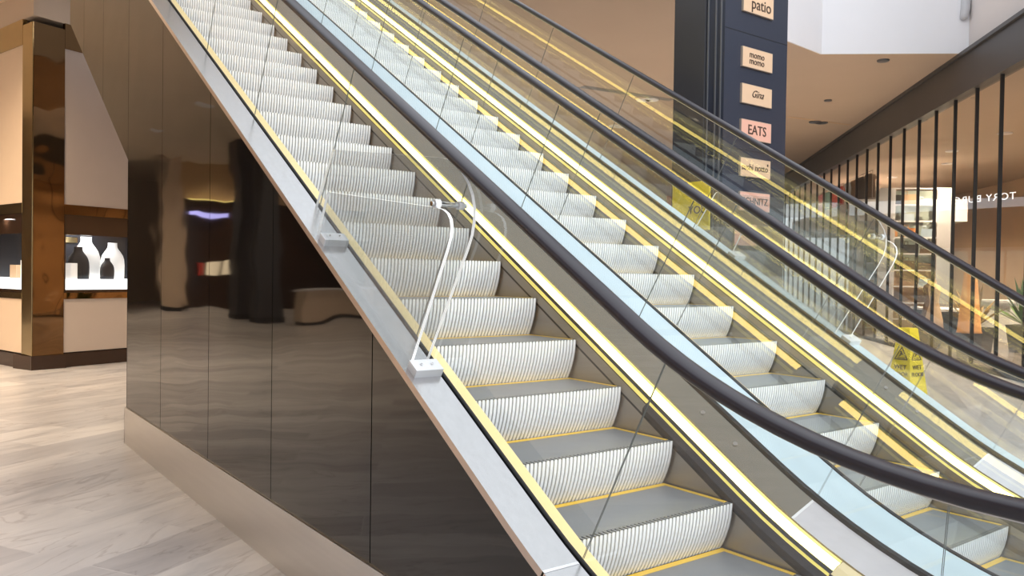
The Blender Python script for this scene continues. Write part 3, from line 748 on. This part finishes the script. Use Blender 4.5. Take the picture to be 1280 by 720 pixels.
def shelf(s, off, w, h, n, label):
    R = thing('shelf_unit', label, 'shelf', sp(s+w/2, off, 0))
    mb = MB()
    for k in (0, 1): mb.prism([sp(s+k*(w-.04), off, 0), sp(s+k*(w-.04)+.04, off, 0), sp(s+k*(w-.04)+.04, off, h), sp(s+k*(w-.04), off, h)], n45*.4)
    part('upright', mb, M['white'], R)
    for i in range(n+1):
        z = h*i/n
        part('shelf_board', MB().prism([sp(s, off, z), sp(s+w, off, z), sp(s+w, off, z+.04), sp(s, off, z+.04)], n45*.4), M['white'], R)
    part('back_panel', MB().prism([sp(s, off+.38, h*.5), sp(s+w, off+.38, h*.5), sp(s+w, off+.38, h), sp(s, off+.38, h)], n45*.02), M['palegreen'], R)
    part('lower_panel', MB().prism([sp(s, off+.38, 0), sp(s+w, off+.38, 0), sp(s+w, off+.38, h*.5), sp(s, off+.38, h*.5)], n45*.02), M['tan'], R)
    for i in range(n):
        for q in range(3):
            if random.random() < .12: continue
            cx = s+.12+q*(w-.2)/3+random.random()*.1; ww = .18+random.random()*.18; hh = min(h/n-.08, .16+random.random()*.25); z = h*i/n+.04
            k = random.choice(['leaf', 'tan', 'brown', 'skyblue', 'blackcloth', 'orange'])
            nm = {'leaf': 'green', 'tan': 'tan', 'brown': 'brown', 'skyblue': 'pale blue', 'blackcloth': 'black', 'orange': 'orange'}[k]
            row = ['bottom', 'second', 'third', 'fourth', 'fifth', 'sixth', 'seventh', 'eighth', 'top'][i]
            pos = ['far left', 'middle', 'right'][q]
            a = sp(cx, off+.06, z); bb = MB()
            bb.prism([sp(cx, off+.06, z), sp(cx+ww, off+.06, z), sp(cx+ww*.9, off+.06, z+hh*.75), sp(cx+ww*.1, off+.06, z+hh*.75)], n45*.16)
            bb.tube([sp(cx+ww*.3, off+.14, z+hh*.75), sp(cx+ww*.3, off+.14, z+hh), sp(cx+ww*.7, off+.14, z+hh), sp(cx+ww*.7, off+.14, z+hh*.75)], .012, 6)
            solo('handbag', bb, M[k], '%s handbag at the %s of the %s shelf, %s' % (nm, pos, row, label.split(' unit')[0]), 'handbag', 'handbags on the white shelves')
_sp = sp
def sp(s_, o_, z):     # shelf units stand across the shop, facing the entrance end
    return _sp(SHELF_S+(o_-SHELF_O), SHELF_O+(s_-SHELF_S), z) if SHELF_S is not None else _sp(s_, o_, z)
SHELF_S, SHELF_O = 8.6, .7
shelf(8.6, .7, 1.6, 4.2, 9, 'tall white shelf unit standing in for a glass reflection before the white mezzanine')  # shelving made up in place of white reflections in the shop glass
SHELF_S, SHELF_O = 12.3, .9
shelf(12.3, .9, 1.9, 3.2, 6, 'lower white shelf unit standing in for a glass reflection under the white mezzanine')
SHELF_S = None
def plant(s, off, h, label, leafm, pot):
    R = thing('potted_plant', label, 'plant', sp(s, off, 0)); c0 = sp(s, off, 0)
    part('planter', MB().loft([[c0+Vector((x*k, y*k, z)) for x, y in ((-.3, -.3), (.3, -.3), (.3, .3), (-.3, .3))] for z, k in ((0, .8), (.6, 1), (.62, 1.04))]), M[pot], R)
    mb = MB()
    for i in range(70):
        a = random.random()*6.28; e = random.random()*1.2; L = h*(.4+.6*random.random()); d = Vector((math.cos(a)*math.sin(e), math.sin(a)*math.sin(e), math.cos(e)))
        p = c0+Vector((0, 0, .6)); q = p+d*L; m = p+d*L*.6+Vector((0, 0, .05)); w = Vector((-math.sin(a), math.cos(a), 0))*.05
        mb.quad([p-w*.3, m-w, q, m+w, p+w*.3])
    part('foliage', mb, M[leafm], R)
plant(2.55, 1.0, 1.0, 'rust-leaved plant in black planter behind the glass, beside the orange lamp', 'leaf2', 'blackcloth')
plant(3.9, 2.6, 1.2, 'green plant in black planter behind the glass', 'leaf', 'blackcloth')
plant(-.9, 1.6, 1.3, 'green plant behind the glass at the right edge of the view', 'leaf', 'tan')
R = thing('floor_lamp', 'orange fabric cone lamp standing inside the shop glass', 'lamp', sp(1.62, .55, 0))
c0 = sp(1.62, .55, 0)
part('lamp_shade', MB().lathe(c0, [(.24, .55), (.22, .6), (.12, 1.75), (.10, 1.8)], 20), M['orange'], R, smooth=True)
part('base', MB().lathe(c0, [(.2, 0), (.2, .04), (.02, .06), (.02, .56)], 16), M['blackcloth'], R)
def mannequin(s, off, mt, label):
    c0 = sp(s, off, 0); R = thing('dress_form', label, 'mannequin', c0)
    part('torso', MB().lathe(c0, [(.30, .35), (.26, .7), (.17, .98), (.13, 1.1), (.16, 1.25), (.19, 1.38), (.17, 1.48), (.06, 1.53), (.05, 1.6), (.055, 1.62)], 20, 1, .7, rot=.7), mt, R, smooth=True)
    part('stand', MB().lathe(c0, [(.2, 0), (.2, .03), (.02, .05), (.02, .4)], 14), M['blackcloth'], R)
mannequin(4.35, .8, M['tan'], 'dress form in a tan dress beside the green plant in the shop')
mannequin(5.0, .9, M['brown'], 'dress form in a dark brown dress near the dark display table')
# reflection of an opposite sign in the glass, built as reversed solid letters
a, b = atX(1266, 245, 17.6), atX(1186, 252, 17.6)
o = put_text('reflected_lettering', 'TORY BURCH', .20, ((a.x+b.x)/2, (a.y+b.y)/2, (a.z+b.z)/2), (b-a).normalized(), emis('white_letters', (1, .97, .95), 1.6), None, mirror=False, spacing=1.12)
xd = (b-a).normalized()
tag(o, 'white reversed letters standing in for a sign reflected in the right-hand shop glass', 'sign')
# warm strip light and partition
mb = MB(); mb.prism([sp(-6, 5.0, 0), sp(3.6, 5.0, 0), sp(3.6, 5.0, 5.2), sp(-6, 5.0, 5.2)], n45*.1); structure('wall_shop_partition', mb, mat('peach_partition', (.78, .60, .42), .6, vscale=.5, var=.1))

# ------------------------------------------------------------------ ceiling lights
def downlight(p, lit, label, group, r=.11):
    R = thing('downlight', label, 'ceiling light', (p.x, p.y, p.z-.03), group)
    part('trim_ring', MB().lathe((p.x, p.y, p.z-.03), [(r*.75, 0), (r*1.25, 0), (r*1.3, .03), (r*.75, .03)], 20), M['white'] if lit else M['slate'], R)
    part('lens', MB().lathe((p.x, p.y, p.z-.022), [(r*.74, 0), (r*.74, .02)], 20), M['lamp'] if lit else M['lamp_off'], R)
for x, y, l in ((804, 124.5, 'left of the lit pair in the tan ceiling beside the navy column'), (815, 124, 'right of the lit pair in the tan ceiling beside the navy column')):
    downlight(atZ(x, y, ZC), True, 'lit round downlight, '+l, 'ceiling downlights', .13)
for x, y, l in ((768, 157, 'left of the pair low in the view, above the second handrail'), (776, 158, 'right of the pair low in the view, above the second handrail')):
    downlight(atZ(x, y, ZC), True, 'lit round downlight, '+l, 'ceiling downlights', .13)
for x, y, l in ((1019, 152, 'left'), (1027, 153, 'right')):
    downlight(atZ(x, y, ZC), False, '%s dark spot of the unlit pair in the ceiling right of the column' % l, 'unlit ceiling spots', .13)
downlight(atZ(1104, 75, ZC), False, 'small unlit ceiling spot below the white bulkhead', 'unlit ceiling spots', .09)
downlight(atZ(1035, 125, ZC), False, 'small unlit ceiling spot between the bulkhead and the dark pair', 'unlit ceiling spots', .07)
a, b = atZ(727, 108, ZC), atZ(840, 125, ZC)
w = (b-a).normalized().cross(Vector((0, 0, 1)))*.12
solo('ceiling_slot', MB().prism([a-w-Vector((0, 0, .006)), b-w-Vector((0, 0, .006)), b+w-Vector((0, 0, .006)), a+w-Vector((0, 0, .006))], (0, 0, .004)), M['guard'], 'long dark slot in the tan ceiling left of the navy column', 'ceiling slot')
a, b = atZ(985, 146, ZC), atZ(1062, 156, ZC)
w = (b-a).normalized().cross(Vector((0, 0, 1)))*.06
solo('ceiling_slot', MB().prism([a-w-Vector((0, 0, .006)), b-w-Vector((0, 0, .006)), b+w-Vector((0, 0, .006)), a+w-Vector((0, 0, .006))], (0, 0, .004)), M['tan'], 'long thin slot in the tan ceiling right of the navy column', 'ceiling slot')
for k, (s, off) in enumerate(((2.6, 2.2), (5.2, 2.6), (8, 2.4), (10.6, 3.2), (14, 2.6), (0, 3.0))):
    p = sp(s, off, 5.2); downlight(p, True, 'lit round shop downlight, %s from the right end of the shop ceiling' % ['second', 'third', 'fourth', 'fifth', 'sixth', 'first'][k], 'shop downlights', .13)
# grey tapered tube in front of the white bulkhead
p = Vector((B[0]+(A[0]-B[0])*.93, B[1]+(A[1]-B[1])*.93-.12, 0))
R = thing('wall_bracket', 'grey tapered tube hanging in front of the white bulkhead', 'bracket', (p.x, p.y, 6.55))
part('tube', MB().tube([Vector((p.x+.12, p.y, 7.6)), Vector((p.x+.05, p.y, 6.75)), Vector((p.x, p.y, 6.58)), Vector((p.x-.01, p.y, 6.55))], [.10, .085, .07, .03], 14), mat('grey_tube', (.55, .55, .57), .4), R, smooth=True)

# ------------------------------------------------------------------ far hall: banner, shops, counter, columns
a = atY(838, 240, 30); b = atY(838, 292, 30)
R = thing('banner_stand', 'red banner standing far away, left of the navy column', 'banner', (a.x, 30, max(0, b.z)))
part('banner', MB().box((a.x-.28, 29.98, b.z), (a.x+.28, 30.0, a.z)), M['pink'], R); part('pole', MB().tube([(a.x, 30.03, 0), (a.x, 30.03, a.z)], .03, 8), M['chrome'], R)
R = thing('far_shopfront', 'pale lit shop front at the far end, seen below the tan ceiling', 'shop front', (22, 41.9, 0))
part('glazing', MB().box((14, 41.7, .2), (34, 41.8, 3.4)), mat('far_glazing', (.55, .66, .62), .3, emit=(.7, .9, .82), es=.35, var=.35, vscale=1.4), R)
mb = MB()
for x in range(14, 35, 2): mb.box((x-.05, 41.6, 0), (x+.05, 41.72, 3.5))
mb.box((14, 41.6, 3.4), (34, 41.75, 3.6)); part('frame', mb, M['white'], R)
# left side of the hall (seen mirrored in the polished wall)
def mir(px, py, Y):      # where a thing at depth Y stands so the polished wall shows it at this pixel
    p = atY(px, py, Y); return Vector((2*XW-p.x, Y, p.z))
YS = 34.0
a, b = mir(212, 385, YS), mir(350, 255, YS)
R = thing('left_shopfront', 'dark shop front with violet light bar and lit shelves, mirrored in the polished wall', 'shop front', ((a.x+b.x)/2, YS+.3, 0))
def mbox(x0, y0, x1, y1, d, dep=.15):
    p, q_ = mir(x0, y0, YS), mir(x1, y1, YS); return MB().box((min(p.x, q_.x), YS-d-dep, min(p.z, q_.z)), (max(p.x, q_.x), YS-d, max(p.z, q_.z)))
part('opening', MB().box((-13.7, YS+.2, 0), (a.x+.2, YS+.4, 4.4)), M['darkbronze'], R)
part('fascia', MB().box((-13.7, YS+.1, 4.4), (a.x+.2, YS+.4, ZC-.01)), M['shopwall'], R)
part('sign_bar', mbox(235, 267, 278, 274, .0), M['purple'], R); part('cove_strip', mbox(235, 250, 296, 253, .0), M['yglow'], R)
for x0, x1, k in ((246, 254, 'red'), (259, 272, 'sglow'), (277, 290, 'sglow'), (294, 301, 'orange')): part('lit_shelf', mbox(x0, 328, x1, 342, -.1), M[k], R)
for x0, y0, x1, y1 in ((203, 278, 216, 288), (216, 290, 225, 299)): part('sign_lamp', mbox(x0, y0, x1, y1, .0), M['wglow'], R)
p = mir(213, 300, 33); R = thing('hall_column', 'pale slim column mirrored at the left end of the polished wall', 'column', (p.x, 33, 0))
part('shaft', MB().box((p.x-.35, 32.7, .15), (p.x+.35, 33.3, ZC)), M['beige'], R); part('base', MB().box((p.x-.38, 32.67, 0), (p.x+.38, 33.33, .16)), M['black'], R)
for i, (px, Y, w) in enumerate(((307, 27, .42), (335, 25, .30))):
    p = mir(px, 300, Y); x, y = p.x, Y
    R = thing('hall_column', ['wide dark square column mirrored in the polished wall', 'narrow dark square column mirrored in the polished wall'][i], 'column', (x, y, 0))
    part('shaft', MB().box((x-w, y-w, .15), (x+w, y+w, ZC)), M['charcoal'], R); part('base', MB().box((x-w-.03, y-w-.03, 0), (x+w+.03, y+w+.03, .16)), M['black'], R)
R = thing('service_counter', 'pale service counter mirrored in the polished wall', 'counter', (-7.1, 23.1, 0))
part('body', MB().box((-8.4, 22.8, .1), (-6.1, 23.5, 1.08)), M['beige'], R); part('counter_top', MB().box((-8.45, 22.75, 1.08), (-6.05, 23.55, 1.14)), M['white'], R); part('kick_base', MB().box((-8.35, 22.85, 0), (-6.15, 23.45, .1)), M['black'], R)
for i, (x, y) in enumerate(((-3, 13), (-3, 17), (-3, 22), (-8, 17), (-8, 26), (-3, 27))):
    downlight(Vector((x, y, ZC)), True, 'lit round downlight in the left ceiling, %s' % ['nearest to the polished wall', 'second from the front of the near row', 'third in the near row', 'front of the far row', 'back of the far row', 'last in the near row'][i], 'left ceiling downlights', .16)

# ------------------------------------------------------------------ lights
def spot(loc, energy, col, size=150, r=.06):
    L = bpy.data.lights.new('spot', 'SPOT'); L.energy = energy; L.color = col; L.spot_size = math.radians(size); L.spot_blend = 1; L.shadow_soft_size = r
    o = link('ceiling_lamp', L, None, loc); return o
WARM = (1, .80, .56)
for x, y in ((-3, 10), (-3, 16), (-7, 22), (-3, 28), (0, 12.5), (-8, 13), (-8, 32)): spot((x, y, ZC-.12), 1250, WARM)
for x, y in ((10, 14), (14, 17), (10, 22), (17, 13), (13, 11.5), (8, 30), (20, 26)): spot((x, y, ZC-.12), 1000, (1, .83, .62))
for s, off in ((-1, 2.4), (2.6, 2.2), (5.2, 2.6), (8, 2.4), (11, 3), (15, 2.6), (19, 3)):
    p = sp(s, off, 5.0); spot(p, 1100, (1, .80, .56))
for fn, s in ((kr, 1.0), (kl, .9)):
    L = bpy.data.lights.new('window_lamp', 'AREA'); L.energy = 16; L.size = .8; L.size_y = .2; L.shape = 'RECTANGLE'
    o = link('window_lamp', L, None, fn(s, 2.38, -.3))
fill_light = bpy.data.lights.new('riser_fill', 'AREA'); fill_light.energy = 2600; fill_light.size = 8; fill_light.shape = 'SQUARE'; fill_light.color = (.95, .97, 1)
fill_obj = link('riser_fill', fill_light, None, (3.2, -7.5, 11.5))
fill_obj.rotation_euler = (math.radians(42), 0, 0)  # unseen lamp behind the camera, added to brighten the step risers

w = bpy.data.worlds.new('world'); S.world = w; w.use_nodes = True
bg = w.node_tree.nodes['Background']; bg.inputs['Color'].default_value = (.90, .95, 1, 1); bg.inputs['Strength'].default_value = 1.15
S.view_settings.view_transform = 'Standard'; S.view_settings.exposure = 0
S.cycles.transparent_max_bounces = 40; S.cycles.max_bounces = 10; S.cycles.glossy_bounces = 6; S.cycles.use_denoising = True
S.cycles.caustics_reflective = False
